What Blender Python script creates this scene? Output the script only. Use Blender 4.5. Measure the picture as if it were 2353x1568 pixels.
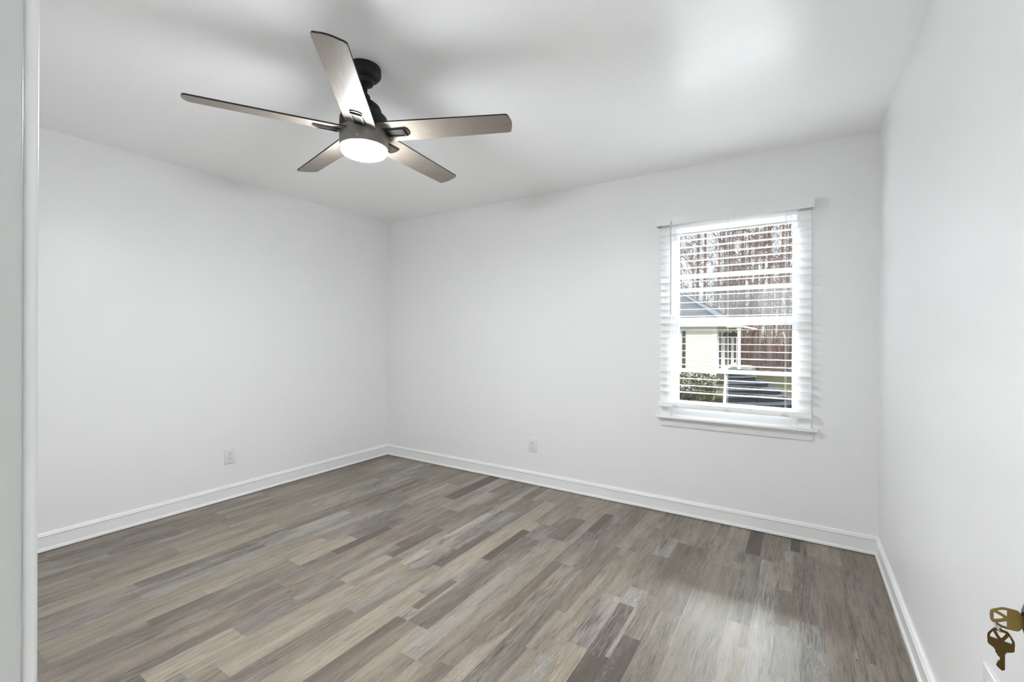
import bpy, bmesh, math, random
from mathutils import Vector, Matrix, Euler

PI = math.pi
R = math.radians
scene = bpy.context.scene
col = scene.collection
for o in list(bpy.data.objects):
    bpy.data.objects.remove(o)

# ------------------------------------------------------------------ camera, sky, sun, exposure
EYE = 1.2494
YAW = R(32.578)
XL, XR, YB, ZC = -3.676, 0.382, 3.315, 2.44          # left wall, right wall, back wall, ceiling
YN = 0.0838                                           # near wall, room side
JX, DX = -0.470, 0.290                                # doorway: left jamb, right jamb
GZ = -0.75                                            # ground outside

cam_d = bpy.data.cameras.new('camera')
cam_d.sensor_fit = 'HORIZONTAL'
cam_d.sensor_width = 36.0
cam_d.lens = 1036.19 / 2353 * 36.0
cam_d.shift_y = -10.06 / 2353
cam_d.clip_start = 0.02
cam_d.clip_end = 400
cam = bpy.data.objects.new('camera', cam_d)
col.objects.link(cam)
cam.matrix_world = Matrix.Translation((0, 0, EYE)) @ Matrix.Rotation(YAW, 4, 'Z') @ Matrix.Rotation(PI / 2, 4, 'X') @ Matrix.Rotation(R(0.193), 4, 'Z')
scene.camera = cam

SKY_LOW, SKY_HIGH = 1.5, 270.0
world = bpy.data.worlds.new('world')
scene.world = world
world.use_nodes = True
bg = world.node_tree.nodes['Background']
# bright sky band added out of view for more window light; elsewhere plain white
_wn = world.node_tree
_tc = _wn.nodes.new('ShaderNodeTexCoord')
_sep = _wn.nodes.new('ShaderNodeSeparateXYZ')
_wn.links.new(_tc.outputs['Generated'], _sep.inputs[0])
def _step(src, a, b):
    n = _wn.nodes.new('ShaderNodeMapRange'); n.interpolation_type = 'SMOOTHSTEP'
    n.inputs['From Min'].default_value = a; n.inputs['From Max'].default_value = b
    _wn.links.new(src, n.inputs['Value'])
    return n.outputs['Result']
def _times(a, b):
    n = _wn.nodes.new('ShaderNodeMath'); n.operation = 'MULTIPLY'
    _wn.links.new(a, n.inputs[0]); _wn.links.new(b, n.inputs[1])
    return n.outputs[0]
_hot = _times(_times(_step(_sep.outputs['Z'], 0.50, 0.62), _step(_sep.outputs['Z'], 0.82, 0.72)), _step(_sep.outputs['Y'], 0.50, 0.70))
_mad = _wn.nodes.new('ShaderNodeMath'); _mad.operation = 'MULTIPLY_ADD'
_mad.inputs[1].default_value = SKY_HIGH; _mad.inputs[2].default_value = SKY_LOW
_wn.links.new(_hot, _mad.inputs[0])
_wn.links.new(_mad.outputs[0], bg.inputs['Strength'])
bg.inputs['Color'].default_value = (0.90, 0.96, 1.0, 1)

sun_d = bpy.data.lights.new('sun', 'SUN')
sun_d.energy = 2.9
sun_d.angle = R(1.0)
sun_d.color = (1.0, 0.94, 0.86)
sun = bpy.data.objects.new('sun', sun_d)
col.objects.link(sun)
sun.rotation_euler = Vector((-0.55, 1.0, -0.85)).to_track_quat('-Z', 'Y').to_euler()

scene.view_settings.view_transform = 'Standard'
scene.view_settings.look = 'None'
scene.view_settings.gamma = 1.0
scene.view_settings.exposure = 0.07
scene.view_settings.use_curve_mapping = False
scene.cycles.max_bounces = 14
scene.cycles.diffuse_bounces = 8
scene.cycles.glossy_bounces = 4
scene.cycles.transparent_max_bounces = 16
scene.cycles.sample_clamp_indirect = 60.0
scene.cycles.caustics_reflective = True

LAMP = 360.0          # radiance of the fan lamp's diffuser
HALL_FILL = 85.0           # radiance of the added, unseen fill light in the hall

# ------------------------------------------------------------------ helpers
def link(name, me, parent=None, mats=()):
    o = bpy.data.objects.new(name, me)
    col.objects.link(o)
    if me is not None:
        for m in mats:
            me.materials.append(m)
    if parent is not None:
        o.parent = parent
    return o

def tag(o, label=None, cat=None, group=None, kind=None):
    if label: o['label'] = label
    if cat: o['category'] = cat
    if group: o['group'] = group
    if kind: o['kind'] = kind
    return o

def empty(name, loc=(0, 0, 0), rz=0.0):
    o = bpy.data.objects.new(name, None)
    o.empty_display_size = 0.05
    col.objects.link(o)
    o.location = loc
    o.rotation_euler = (0, 0, rz)
    return o

def obj(name, bm, mat, parent=None, smooth=None):
    me = bpy.data.meshes.new(name)
    bmesh.ops.recalc_face_normals(bm, faces=bm.faces)
    bm.to_mesh(me)
    bm.free()
    mats = mat if isinstance(mat, (list, tuple)) else [mat]
    o = link(name, me, parent, mats)
    if smooth is not None:
        me.polygons.foreach_set('use_smooth', [True] * len(me.polygons))
        me.set_sharp_from_angle(angle=R(smooth))
    return o

def B():
    return bmesh.new()

def box(bm, x0, x1, y0, y1, z0, z1, bev=0.0, seg=2, mi=0):
    vs = [bm.verts.new((x, y, z)) for x in (x0, x1) for y in (y0, y1) for z in (z0, z1)]
    idx = [(0, 1, 3, 2), (4, 6, 7, 5), (0, 4, 5, 1), (2, 3, 7, 6), (0, 2, 6, 4), (1, 5, 7, 3)]
    fs = [bm.faces.new([vs[i] for i in f]) for f in idx]
    for f in fs: f.material_index = mi
    if bev > 0:
        es = list({e for f in fs for e in f.edges})
        bmesh.ops.recalc_face_normals(bm, faces=fs)
        bmesh.ops.bevel(bm, geom=es, offset=bev, segments=seg, affect='EDGES', profile=0.5)
    return vs

def lathe(bm, prof, seg=48, cap=True, M=None, mi=0):
    rings = []
    for r, z in prof:
        if r < 1e-6:
            rings.append([bm.verts.new((0, 0, z))])
        else:
            rings.append([bm.verts.new((r * math.cos(2 * PI * i / seg), r * math.sin(2 * PI * i / seg), z)) for i in range(seg)])
    fs = []
    for a, b in zip(rings, rings[1:]):
        if len(a) == 1 and len(b) == 1: continue
        if len(a) == 1:
            for i in range(seg): fs.append(bm.faces.new((a[0], b[i], b[(i + 1) % seg])))
        elif len(b) == 1:
            for i in range(seg): fs.append(bm.faces.new((a[i], a[(i + 1) % seg], b[0])))
        else:
            for i in range(seg): fs.append(bm.faces.new((a[i], a[(i + 1) % seg], b[(i + 1) % seg], b[i])))
    if cap:
        for rg in (rings[0], rings[-1]):
            if len(rg) > 1: fs.append(bm.faces.new(rg))
    for f in fs: f.material_index = mi
    if M is not None:
        bmesh.ops.transform(bm, matrix=M, verts=[v for rg in rings for v in rg])
    return rings

def tube(bm, pts, rad, n=8, cap=True, mi=0):
    pts = [Vector(p) for p in pts]
    rads = rad if isinstance(rad, (list, tuple)) else [rad] * len(pts)
    prev = None
    up = Vector((0, 0, 1))
    for i, p in enumerate(pts):
        t = (pts[min(i + 1, len(pts) - 1)] - pts[max(i - 1, 0)])
        if t.length < 1e-9: t = Vector((0, 0, 1))
        t.normalize()
        a = t.cross(up)
        if a.length < 0.05: a = t.cross(Vector((1, 0, 0)))
        a.normalize()
        b = t.cross(a)
        ring = [bm.verts.new(p + (a * math.cos(2 * PI * k / n) + b * math.sin(2 * PI * k / n)) * rads[i]) for k in range(n)]
        if prev:
            for k in range(n):
                bm.faces.new((prev[k], prev[(k + 1) % n], ring[(k + 1) % n], ring[k])).material_index = mi
        elif cap:
            bm.faces.new(ring).material_index = mi
        prev = ring
    if cap: bm.faces.new(prev).material_index = mi

def prism(bm, outline, holes, t0, t1, M=None, mi=0):
    """flat plate with holes: outline and holes are 2-D point lists, extruded from t0 to t1 along local z"""
    def loop(pts):
        vs = [bm.verts.new((x, y, t0)) for x, y in pts]
        es = [bm.edges.new((vs[i], vs[(i + 1) % len(vs)])) for i in range(len(vs))]
        return vs, es
    n0 = set(bm.verts)
    es = loop(outline)[1]
    for h in holes: es += loop(h)[1]
    res = bmesh.ops.triangle_fill(bm, use_beauty=True, use_dissolve=True, edges=es)
    fs = [g for g in res['geom'] if isinstance(g, bmesh.types.BMFace)]
    ext = bmesh.ops.extrude_face_region(bm, geom=fs)
    nv = [g for g in ext['geom'] if isinstance(g, bmesh.types.BMVert)]
    bmesh.ops.translate(bm, verts=nv, vec=(0, 0, t1 - t0))
    allv = [v for v in bm.verts if v not in n0]
    for f in {f for v in allv for f in v.link_faces}: f.material_index = mi
    if M is not None: bmesh.ops.transform(bm, matrix=M, verts=allv)

def profile_run(bm, prof, p0, p1, inward, m0=0.0, m1=0.0):
    """extrude a moulding profile [(out, z)] along the wall from p0 to p1; inward = unit vector into the room;
    m0 / m1 = +1 to shorten by 'out' at that end (inside mitre)"""
    p0, p1, n = Vector((*p0, 0)), Vector((*p1, 0)), Vector((*inward, 0))
    d = (p1 - p0).normalized()
    a = [bm.verts.new(p0 + n * o + d * (o * m0) + Vector((0, 0, z))) for o, z in prof]
    b = [bm.verts.new(p1 + n * o - d * (o * m1) + Vector((0, 0, z))) for o, z in prof]
    k = len(prof)
    for i in range(k):
        bm.faces.new((a[i], a[(i + 1) % k], b[(i + 1) % k], b[i]))
    bm.faces.new(a); bm.faces.new(b)

# ------------------------------------------------------------------ materials
def new_mat(name):
    m = bpy.data.materials.new(name)
    m.use_nodes = True
    nt = m.node_tree
    return m, nt, nt.nodes['Principled BSDF']

def nd(nt, typ, **kw):
    n = nt.nodes.new(typ)
    for k, v in kw.items(): setattr(n, k, v)
    return n

def noise_bump(nt, bsdf, scale, strength, dist=0.002, detail=3, coord='Object', vec_scale=None):
    tc = nd(nt, 'ShaderNodeTexCoord')
    nz = nd(nt, 'ShaderNodeTexNoise')
    nz.inputs['Scale'].default_value = scale
    nz.inputs['Detail'].default_value = detail
    src = tc.outputs[coord]
    if vec_scale:
        mp = nd(nt, 'ShaderNodeMapping')
        mp.inputs['Scale'].default_value = vec_scale
        nt.links.new(src, mp.inputs['Vector']); src = mp.outputs['Vector']
    nt.links.new(src, nz.inputs['Vector'])
    bp = nd(nt, 'ShaderNodeBump')
    bp.inputs['Strength'].default_value = strength
    bp.inputs['Distance'].default_value = dist
    nt.links.new(nz.outputs['Fac'], bp.inputs['Height'])
    nt.links.new(bp.outputs['Normal'], bsdf.inputs['Normal'])
    return nz, bp

def simple(name, c, rough=0.5, metal=0.0, spec=0.5, bump=None, var=0.0, vscale=20.0):
    m, nt, b = new_mat(name)
    b.inputs['Base Color'].default_value = (*c, 1)
    b.inputs['Roughness'].default_value = rough
    b.inputs['Metallic'].default_value = metal
    b.inputs['Specular IOR Level'].default_value = spec
    if bump: noise_bump(nt, b, *bump)
    if var > 0:
        tc = nd(nt, 'ShaderNodeTexCoord')
        nz = nd(nt, 'ShaderNodeTexNoise'); nz.inputs['Scale'].default_value = vscale; nz.inputs['Detail'].default_value = 4
        nt.links.new(tc.outputs['Object'], nz.inputs['Vector'])
        mx = nd(nt, 'ShaderNodeMix', data_type='RGBA')
        mx.inputs['A'].default_value = (*[x * (1 - var) for x in c], 1)
        mx.inputs['B'].default_value = (*[min(1, x * (1 + var)) for x in c], 1)
        nt.links.new(nz.outputs['Fac'], mx.inputs['Factor'])
        nt.links.new(mx.outputs['Result'], b.inputs['Base Color'])
    return m

def paint(name, c, rough, wave, fine, spec=0.5):
    """rolled wall paint: broad drywall waviness plus fine roller stipple"""
    m, nt, b = new_mat(name)
    b.inputs['Base Color'].default_value = (*c, 1)
    b.inputs['Roughness'].default_value = rough
    b.inputs['Specular IOR Level'].default_value = spec
    tc = nd(nt, 'ShaderNodeTexCoord')
    n1 = nd(nt, 'ShaderNodeTexNoise'); n1.inputs['Scale'].default_value = 3.0; n1.inputs['Detail'].default_value = 2
    n2 = nd(nt, 'ShaderNodeTexNoise'); n2.inputs['Scale'].default_value = 260.0; n2.inputs['Detail'].default_value = 2
    for n in (n1, n2): nt.links.new(tc.outputs['Object'], n.inputs['Vector'])
    b1 = nd(nt, 'ShaderNodeBump'); b1.inputs['Strength'].default_value = wave; b1.inputs['Distance'].default_value = 0.02
    b2 = nd(nt, 'ShaderNodeBump'); b2.inputs['Strength'].default_value = fine; b2.inputs['Distance'].default_value = 0.0008
    nt.links.new(n1.outputs['Fac'], b1.inputs['Height'])
    nt.links.new(n2.outputs['Fac'], b2.inputs['Height'])
    nt.links.new(b1.outputs['Normal'], b2.inputs['Normal'])
    nt.links.new(b2.outputs['Normal'], b.inputs['Normal'])
    return m

M = {}
M['wall'] = paint('wall_paint', (0.845, 0.847, 0.845), 0.38, 0.10, 0.12, 0.30)
M['ceiling'] = paint('ceiling_paint', (0.945, 0.947, 0.945), 0.28, 0.14, 0.10, 0.7)
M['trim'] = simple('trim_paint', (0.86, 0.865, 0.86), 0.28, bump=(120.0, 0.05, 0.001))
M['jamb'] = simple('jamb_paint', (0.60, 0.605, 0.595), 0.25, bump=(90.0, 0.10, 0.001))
M['vinyl'] = simple('window_vinyl', (0.94, 0.94, 0.945), 0.30)
M['blind'] = simple('blind_vinyl', (0.94, 0.94, 0.94), 0.34, spec=0.5)
M['cord'] = simple('blind_cord', (0.72, 0.72, 0.70), 0.8)
M['wand'] = simple('wand_plastic', (0.60, 0.60, 0.60), 0.3)
M['clip'] = simple('clip_plastic', (0.80, 0.82, 0.83), 0.15)
M['plate'] = simple('outlet_plastic', (0.78, 0.78, 0.765), 0.3)
M['slot'] = simple('outlet_slot', (0.02, 0.02, 0.02), 0.6)
M['screw'] = simple('screw_metal', (0.55, 0.55, 0.53), 0.35, 0.6)
M['black'] = simple('matte_black_metal', (0.010, 0.010, 0.011), 0.55, 0.0, 0.35)
M['bronze'] = simple('bracket_bronze', (0.045, 0.042, 0.038), 0.38, 0.5)
M['housing_glare'] = simple('lamp_housing', (0.20, 0.19, 0.175), 0.42, 0.3)  # black housing lightened to grey, the lamp's glare put into its colour
M['edge'] = simple('blade_dark_edge', (0.012, 0.010, 0.009), 0.5)
M['brass'] = simple('key_brass', (0.31, 0.215, 0.075), 0.32, 1.0, var=0.12, vscale=60)
M['brass_backlit'] = simple('key_brass_backlit', (0.125, 0.085, 0.032), 0.38, 1.0, var=0.15, vscale=60)  # same brass, its backlit darkness put into the colour
M['steel'] = simple('chain_steel', (0.42, 0.42, 0.43), 0.28, 1.0)
M['knob'] = simple('knob_black', (0.014, 0.013, 0.014), 0.22, 0.2)
M['hallfloor'] = simple('hall_floor_wood', (0.28, 0.24, 0.20), 0.4, var=0.2, vscale=6)

def glass(name, tint=(1, 1, 1), veil=0.0):
    m = bpy.data.materials.new(name); m.use_nodes = True
    nt = m.node_tree; nt.nodes.clear()
    out = nd(nt, 'ShaderNodeOutputMaterial')
    tr = nd(nt, 'ShaderNodeBsdfTransparent'); tr.inputs['Color'].default_value = (*tint, 1)
    gl = nd(nt, 'ShaderNodeBsdfGlossy'); gl.inputs['Roughness'].default_value = 0.02
    fr = nd(nt, 'ShaderNodeFresnel'); fr.inputs['IOR'].default_value = 1.45
    mx = nd(nt, 'ShaderNodeMixShader')
    nt.links.new(fr.outputs['Fac'], mx.inputs['Fac'])
    nt.links.new(tr.outputs['BSDF'], mx.inputs[1]); nt.links.new(gl.outputs['BSDF'], mx.inputs[2])
    last = mx
    if veil > 0:
        df = nd(nt, 'ShaderNodeBsdfTranslucent'); df.inputs['Color'].default_value = (0.75, 0.76, 0.77, 1)
        m2 = nd(nt, 'ShaderNodeMixShader'); m2.inputs['Fac'].default_value = veil
        nt.links.new(mx.outputs['Shader'], m2.inputs[1]); nt.links.new(df.outputs['BSDF'], m2.inputs[2])
        last = m2
    nt.links.new(last.outputs['Shader'], out.inputs['Surface'])
    return m
M['glass'] = glass('window_glass', (0.97, 0.98, 0.98))
M['dusty'] = glass('dusty_storm_glass', (0.86, 0.87, 0.87), 0.012)

def emit(name, c, s):
    m = bpy.data.materials.new(name); m.use_nodes = True
    nt = m.node_tree; nt.nodes.clear()
    out = nd(nt, 'ShaderNodeOutputMaterial'); e = nd(nt, 'ShaderNodeEmission')
    e.inputs['Color'].default_value = (*c, 1); e.inputs['Strength'].default_value = s
    nt.links.new(e.outputs['Emission'], out.inputs['Surface'])
    return m
M['lamp'] = emit('lit_diffuser', (0.94, 0.97, 1.0), LAMP)
M['hallfill'] = emit('hall_fill_glow', (0.95, 0.98, 1.0), HALL_FILL)

def blade_wood():
    m, nt, b = new_mat('blade_pale_oak')
    tc = nd(nt, 'ShaderNodeTexCoord')
    mp = nd(nt, 'ShaderNodeMapping'); mp.inputs['Scale'].default_value = (4, 130, 1)
    nz = nd(nt, 'ShaderNodeTexNoise'); nz.inputs['Scale'].default_value = 3.0; nz.inputs['Detail'].default_value = 5
    cr = nd(nt, 'ShaderNodeValToRGB')
    cr.color_ramp.elements[0].position = 0.3; cr.color_ramp.elements[0].color = (0.19, 0.16, 0.135, 1)
    cr.color_ramp.elements[1].position = 0.72; cr.color_ramp.elements[1].color = (0.30, 0.262, 0.225, 1)
    nt.links.new(tc.outputs['Object'], mp.inputs['Vector']); nt.links.new(mp.outputs['Vector'], nz.inputs['Vector'])
    nt.links.new(nz.outputs['Fac'], cr.inputs['Fac']); nt.links.new(cr.outputs['Color'], b.inputs['Base Color'])
    b.inputs['Roughness'].default_value = 0.45
    return m
M['oak'] = blade_wood()

def floor_mat():
    """vinyl plank print: per-strip tint, fine lengthwise grain, dark weathered streaks, pale worn patches"""
    m, nt, b = new_mat('vinyl_plank_floor')
    L = nt.links.new
    tint = nd(nt, 'ShaderNodeAttribute', attribute_name='tint')
    wear = nd(nt, 'ShaderNodeAttribute', attribute_name='wear')
    seed = nd(nt, 'ShaderNodeAttribute', attribute_name='seed')
    tc = nd(nt, 'ShaderNodeTexCoord')
    cmb = nd(nt, 'ShaderNodeCombineXYZ')
    mul = nd(nt, 'ShaderNodeMath', operation='MULTIPLY'); mul.inputs[1].default_value = 37.0
    L(seed.outputs['Fac'], mul.inputs[0]); L(mul.outputs[0], cmb.inputs['Z'])
    add = nd(nt, 'ShaderNodeVectorMath', operation='ADD')
    L(tc.outputs['Object'], add.inputs[0]); L(cmb.outputs['Vector'], add.inputs[1])
    def noise(sc, scale, detail, rough=0.55, dist=0.0):
        mp = nd(nt, 'ShaderNodeMapping'); mp.inputs['Scale'].default_value = sc
        n = nd(nt, 'ShaderNodeTexNoise')
        n.inputs['Scale'].default_value = scale; n.inputs['Detail'].default_value = detail
        n.inputs['Roughness'].default_value = rough; n.inputs['Distortion'].default_value = dist
        L(add.outputs['Vector'], mp.inputs['Vector']); L(mp.outputs['Vector'], n.inputs['Vector'])
        return n.outputs['Fac']
    def ramp(src, p0, p1, v0=0.0, v1=1.0):
        r = nd(nt, 'ShaderNodeMapRange'); r.clamp = True
        r.inputs['From Min'].default_value = p0; r.inputs['From Max'].default_value = p1
        r.inputs['To Min'].default_value = v0; r.inputs['To Max'].default_value = v1
        L(src, r.inputs['Value']); return r.outputs['Result']
    def mathn(op, a, bb):
        n = nd(nt, 'ShaderNodeMath', operation=op)
        for i, v in enumerate((a, bb)):
            if isinstance(v, (int, float)): n.inputs[i].default_value = v
            else: L(v, n.inputs[i])
        return n.outputs[0]
    def mixc(f, a, bb, mode='MIX'):
        n = nd(nt, 'ShaderNodeMix', data_type='RGBA', blend_type=mode)
        if isinstance(f, (int, float)): n.inputs['Factor'].default_value = f
        else: L(f, n.inputs['Factor'])
        for s, v in (('A', a), ('B', bb)):
            if isinstance(v, tuple): n.inputs[s].default_value = (*v, 1)
            else: L(v, n.inputs[s])
        return n.outputs['Result']
    grain = noise((1, 0.035, 1), 320, 4, 0.6)
    band = noise((1, 0.07, 1), 34, 5, 0.62, 0.25)
    blotch = noise((1, 0.22, 1), 8, 3, 0.6)
    streak = noise((1, 0.06, 1), 130, 7, 0.75, 0.8)
    rough_n = noise((1, 0.25, 1), 90, 6, 0.8, 1.5)
    g = ramp(grain, 0.28, 0.72, 0.87, 1.11)
    bd = ramp(band, 0.22, 0.78, 0.76, 1.20)
    sc = mathn('MULTIPLY', g, bd)
    vs = nd(nt, 'ShaderNodeVectorMath', operation='SCALE')
    L(tint.outputs['Color'], vs.inputs[0]); L(sc, vs.inputs['Scale'])
    # dark weathered streaks
    dark = mathn('MULTIPLY', ramp(streak, 0.40, 0.60), ramp(blotch, 0.40, 0.60))
    dark = mathn('MULTIPLY', dark, mathn('MULTIPLY', wear.outputs['Fac'], 0.95))
    c1 = mixc(dark, vs.outputs['Vector'], (0.070, 0.061, 0.053))
    # pale distressed patches
    pale = mathn('MULTIPLY', ramp(rough_n, 0.50, 0.62), ramp(blotch, 0.50, 0.34))
    pale = mathn('MULTIPLY', pale, mathn('MULTIPLY', wear.outputs['Fac'], 0.6))
    c2 = mixc(pale, c1, (0.46, 0.44, 0.41))
    # hairline grain lines everywhere
    faint = mathn('MULTIPLY', ramp(streak, 0.52, 0.70), 0.6)
    c3 = mixc(faint, c2, (0.10, 0.087, 0.075))
    L(c3, b.inputs['Base Color'])
    rr = ramp(grain, 0.2, 0.8, 0.34, 0.46)
    L(rr, b.inputs['Roughness'])
    b.inputs['Specular IOR Level'].default_value = 0.24
    bp = nd(nt, 'ShaderNodeBump'); bp.inputs['Strength'].default_value = 0.25; bp.inputs['Distance'].default_value = 0.0006
    L(grain, bp.inputs['Height']); L(bp.outputs['Normal'], b.inputs['Normal'])
    return m
M['floor'] = floor_mat()

# ------------------------------------------------------------------ room shell
WT = 0.14      # wall thickness
HX0, HX1, HY0 = -1.30, 0.80, -1.50      # hall behind the doorway

def struct(o, label=None):
    o['kind'] = 'structure'
    if label: o['label'] = label
    return o

# floor: planks 0.178 m wide running towards the window wall, each printed with narrow strips
def build_floor():
    rnd = random.Random(11)
    bm = B()
    lt = bm.faces.layers.float_vector.new('tint')
    lw = bm.faces.layers.float.new('wear')
    ls = bm.faces.layers.float.new('seed')
    def s2l(c): return tuple(((v / 255 + 0.055) / 1.055) ** 2.4 if v > 10 else v / 3294 for v in c)
    PAL = {  # class: (sRGB tint, wear, weight)
        'tan':   ((144, 134, 121), 0.6, 5),
        'beige': ((152, 142, 128), 0.45, 3),
        'sand':  ((140, 129, 116), 0.8, 5),
        'grey':  ((140, 133, 125), 1.0, 4),
        'ash':   ((134, 125, 115), 1.0, 3),
        'pale':  ((154, 148, 140), 1.0, 1.5),
        'brown': ((122, 112, 101), 0.7, 1.2),
        'dark':  ((100, 91, 83), 0.5, 0.25),
    }
    keys = list(PAL); wts = [PAL[k][2] for k in keys]
    def quad(x0, x1, y0, y1, cls, z=0.0):
        f = bm.faces.new([bm.verts.new(p) for p in ((x0, y0, z), (x1, y0, z), (x1, y1, z), (x0, y1, z))])
        c, w, _ = PAL[cls]
        k = rnd.uniform(0.93, 1.07)
        f[lt] = Vector(s2l([min(250, v * k) for v in c])); f[lw] = w * rnd.uniform(0.7, 1.1); f[ls] = rnd.random() * 10
    PW = 0.178
    y_lo, y_hi = YN - 0.25, YB + 0.02
    k = math.floor((XL + 0.80) / PW) - 1
    # strips the photo shows clearly: (x0, x1, y0, y1, class)
    hero = [(-1.690, -1.632, 1.85, 2.366, 'dark'), (-1.512, -1.452, 2.05, 2.50, 'dark'),
            (-1.156, -1.092, 2.70, 3.045, 'dark'), (-0.978, -0.925, 1.85, 2.86, 'brown'), (-0.925, -0.890, 1.85, 2.60, 'brown'),
            (-1.512, -1.468, 1.507, 1.79, 'brown'), (-1.156, -1.108, 1.471, 1.77, 'brown'),
            (-0.712, -0.640, 1.664, 2.062, 'ash'), (-0.622, -0.545, 1.50, 1.848, 'dark'), (-0.622, -0.578, 2.195, 2.51, 'brown'),
            (-0.266, -0.190, 2.93, 3.30, 'dark'), (-0.044, 0.004, 3.105, 3.30, 'dark'), (-0.088, -0.036, 2.28, 2.58, 'brown'),
            (-2.402, -2.345, 0.80, 1.06, 'brown'), (-2.290, -2.225, 1.64, 2.05, 'dark'), (-0.800, -0.712, 2.10, 3.00, 'tan'),
            (-0.178, -0.090, 1.60, 2.90, 'pale'), (-0.44, -0.27, 1.5, 2.7, 'tan'), (0.006, 0.092, 1.5, 2.17, 'grey'),
            (0.184, 0.27, 2.2, 3.0, 'ash'), (-1.868, -1.81, 1.95, 2.6, 'pale'), (-2.05, -1.99, 1.25, 1.9, 'grey')]
    def cut(x0, x1, y0, y1, cls):
        """lay a strip but leave out whatever a hero strip covers"""
        todo = [(x0, x1, y0, y1)]
        for hx0, hx1, hy0, hy1, _ in hero:
            nxt = []
            for a, b_, c, d in todo:
                if hx1 <= a + 1e-5 or hx0 >= b_ - 1e-5 or hy1 <= c + 1e-5 or hy0 >= d - 1e-5:
                    nxt.append((a, b_, c, d)); continue
                if hy0 > c: nxt.append((a, b_, c, hy0))
                if hy1 < d: nxt.append((a, b_, hy1, d))
                c2, d2 = max(c, hy0), min(d, hy1)
                if hx0 > a: nxt.append((a, hx0, c2, d2))
                if hx1 < b_: nxt.append((hx1, b_, c2, d2))
            todo = nxt
        st = rnd.getstate()
        for t in todo:
            rnd.setstate(st)
            quad(*t, cls)
    while True:
        xa = -0.80 + PW * k
        xb = xa + PW
        k += 1
        if xb < XL - 0.02: continue
        if xa > XR + 0.02: break
        y = y_lo - rnd.uniform(0, 1.2)
        while y < y_hi:
            ye = y + 1.22
            ws = rnd.choice([(0.33, 0.38, 0.29), (0.30, 0.30, 0.40), (0.5, 0.5), (0.36, 0.64), (0.64, 0.36), (1.0,), (0.27, 0.45, 0.28)])
            x = xa
            for w in ws:
                x2 = x + w * PW
                yy = y
                while yy < ye - 1e-6:
                    ln = rnd.choice((rnd.uniform(0.25, 0.5), rnd.uniform(0.5, 1.3), 1.3))
                    y2 = yy + ln
                    if ye - y2 < 0.15: y2 = ye
                    cls = rnd.choices(keys, wts)[0]
                    c0, c1 = max(yy, y_lo), min(y2, y_hi)
                    a, b_ = max(x, XL - 0.02), min(x2, XR + 0.02)
                    if c1 > c0 and b_ > a: cut(a, b_, c0, c1, cls)
                    yy = y2
                x = x2
            y = ye
    for h in hero: quad(*h)
    bmesh.ops.recalc_face_normals(bm, faces=bm.faces)
    for f in bm.faces:
        if f.normal.z < 0: f.normal_flip()
    me = bpy.data.meshes.new('floor')
    bm.to_mesh(me); bm.free()
    o = link('floor', me, None, [M['floor']])
    return struct(o, 'grey brown wood-look vinyl plank floor')
build_floor()
bm = B(); box(bm, XL - WT, XR + WT, HY0 - WT, YB + WT, -0.30, -0.004)
struct(obj('floor_slab', bm, M['hallfloor']))
bm = B(); box(bm, HX0, HX1, HY0, YN - 0.25, -0.003, 0.0)
struct(obj('floor_hall', bm, M['hallfloor']))

# ceiling (with its thickness)
bm = B(); box(bm, XL - WT, XR + WT, YN - 0.124, YB + WT, ZC, ZC + 0.2)
struct(obj('ceiling', bm, M['ceiling']), 'white semi-gloss painted ceiling')
bm = B(); box(bm, HX0 - WT, HX1 + WT, HY0 - WT, YN - 0.125, ZC, ZC + 0.2)
struct(obj('ceiling_hall', bm, M['ceiling']))

# walls
bm = B(); box(bm, XL - WT, XL, YN - 0.124, YB + WT, -0.004, ZC)
struct(obj('wall_left', bm, M['wall']), 'blank white left wall')
bm = B(); box(bm, XR, XR + WT, YN - 0.124, YB + WT, -0.004, ZC)
struct(obj('wall_right', bm, M['wall']), 'white right wall catching window light')
WX0, WX1, WZ0, WZ1 = -0.790, 0.000, 0.676, 2.045     # window opening
bm = B()
for a in ((XL, WX0, 0, ZC), (WX1, XR, 0, ZC), (WX0, WX1, 0, WZ0), (WX0, WX1, WZ1, ZC)):
    box(bm, a[0], a[1], YB, YB + WT, a[2] - (0.004 if a[2] == 0 else 0), a[3])
bmesh.ops.remove_doubles(bm, verts=bm.verts, dist=1e-5)
struct(obj('wall_back', bm, M['wall']), 'white wall with the window')
DH = 2.04
bm = B()
for a in ((XL, JX - 0.018, 0, ZC), (DX + 0.018, XR, 0, ZC), (JX - 0.018, DX + 0.018, DH + 0.018, ZC)):
    box(bm, a[0], a[1], YN - 0.124, YN, a[2] - (0.004 if a[2] == 0 else 0), a[3])
struct(obj('wall_front', bm, M['wall']), 'white near wall with the doorway')
bm = B()
box(bm, HX0 - WT, HX0, HY0, YN - 0.124, 0, ZC); box(bm, HX1, HX1 + WT, HY0, YN - 0.124, 0, ZC)
box(bm, HX0 - WT, HX1 + WT, HY0 - WT, HY0, 0, ZC); box(bm, XR, HX1 + WT, YN - 0.124, YN, 0, ZC)
struct(obj('wall_hall', bm, M['wall']), 'white hallway walls behind the doorway')

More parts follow.
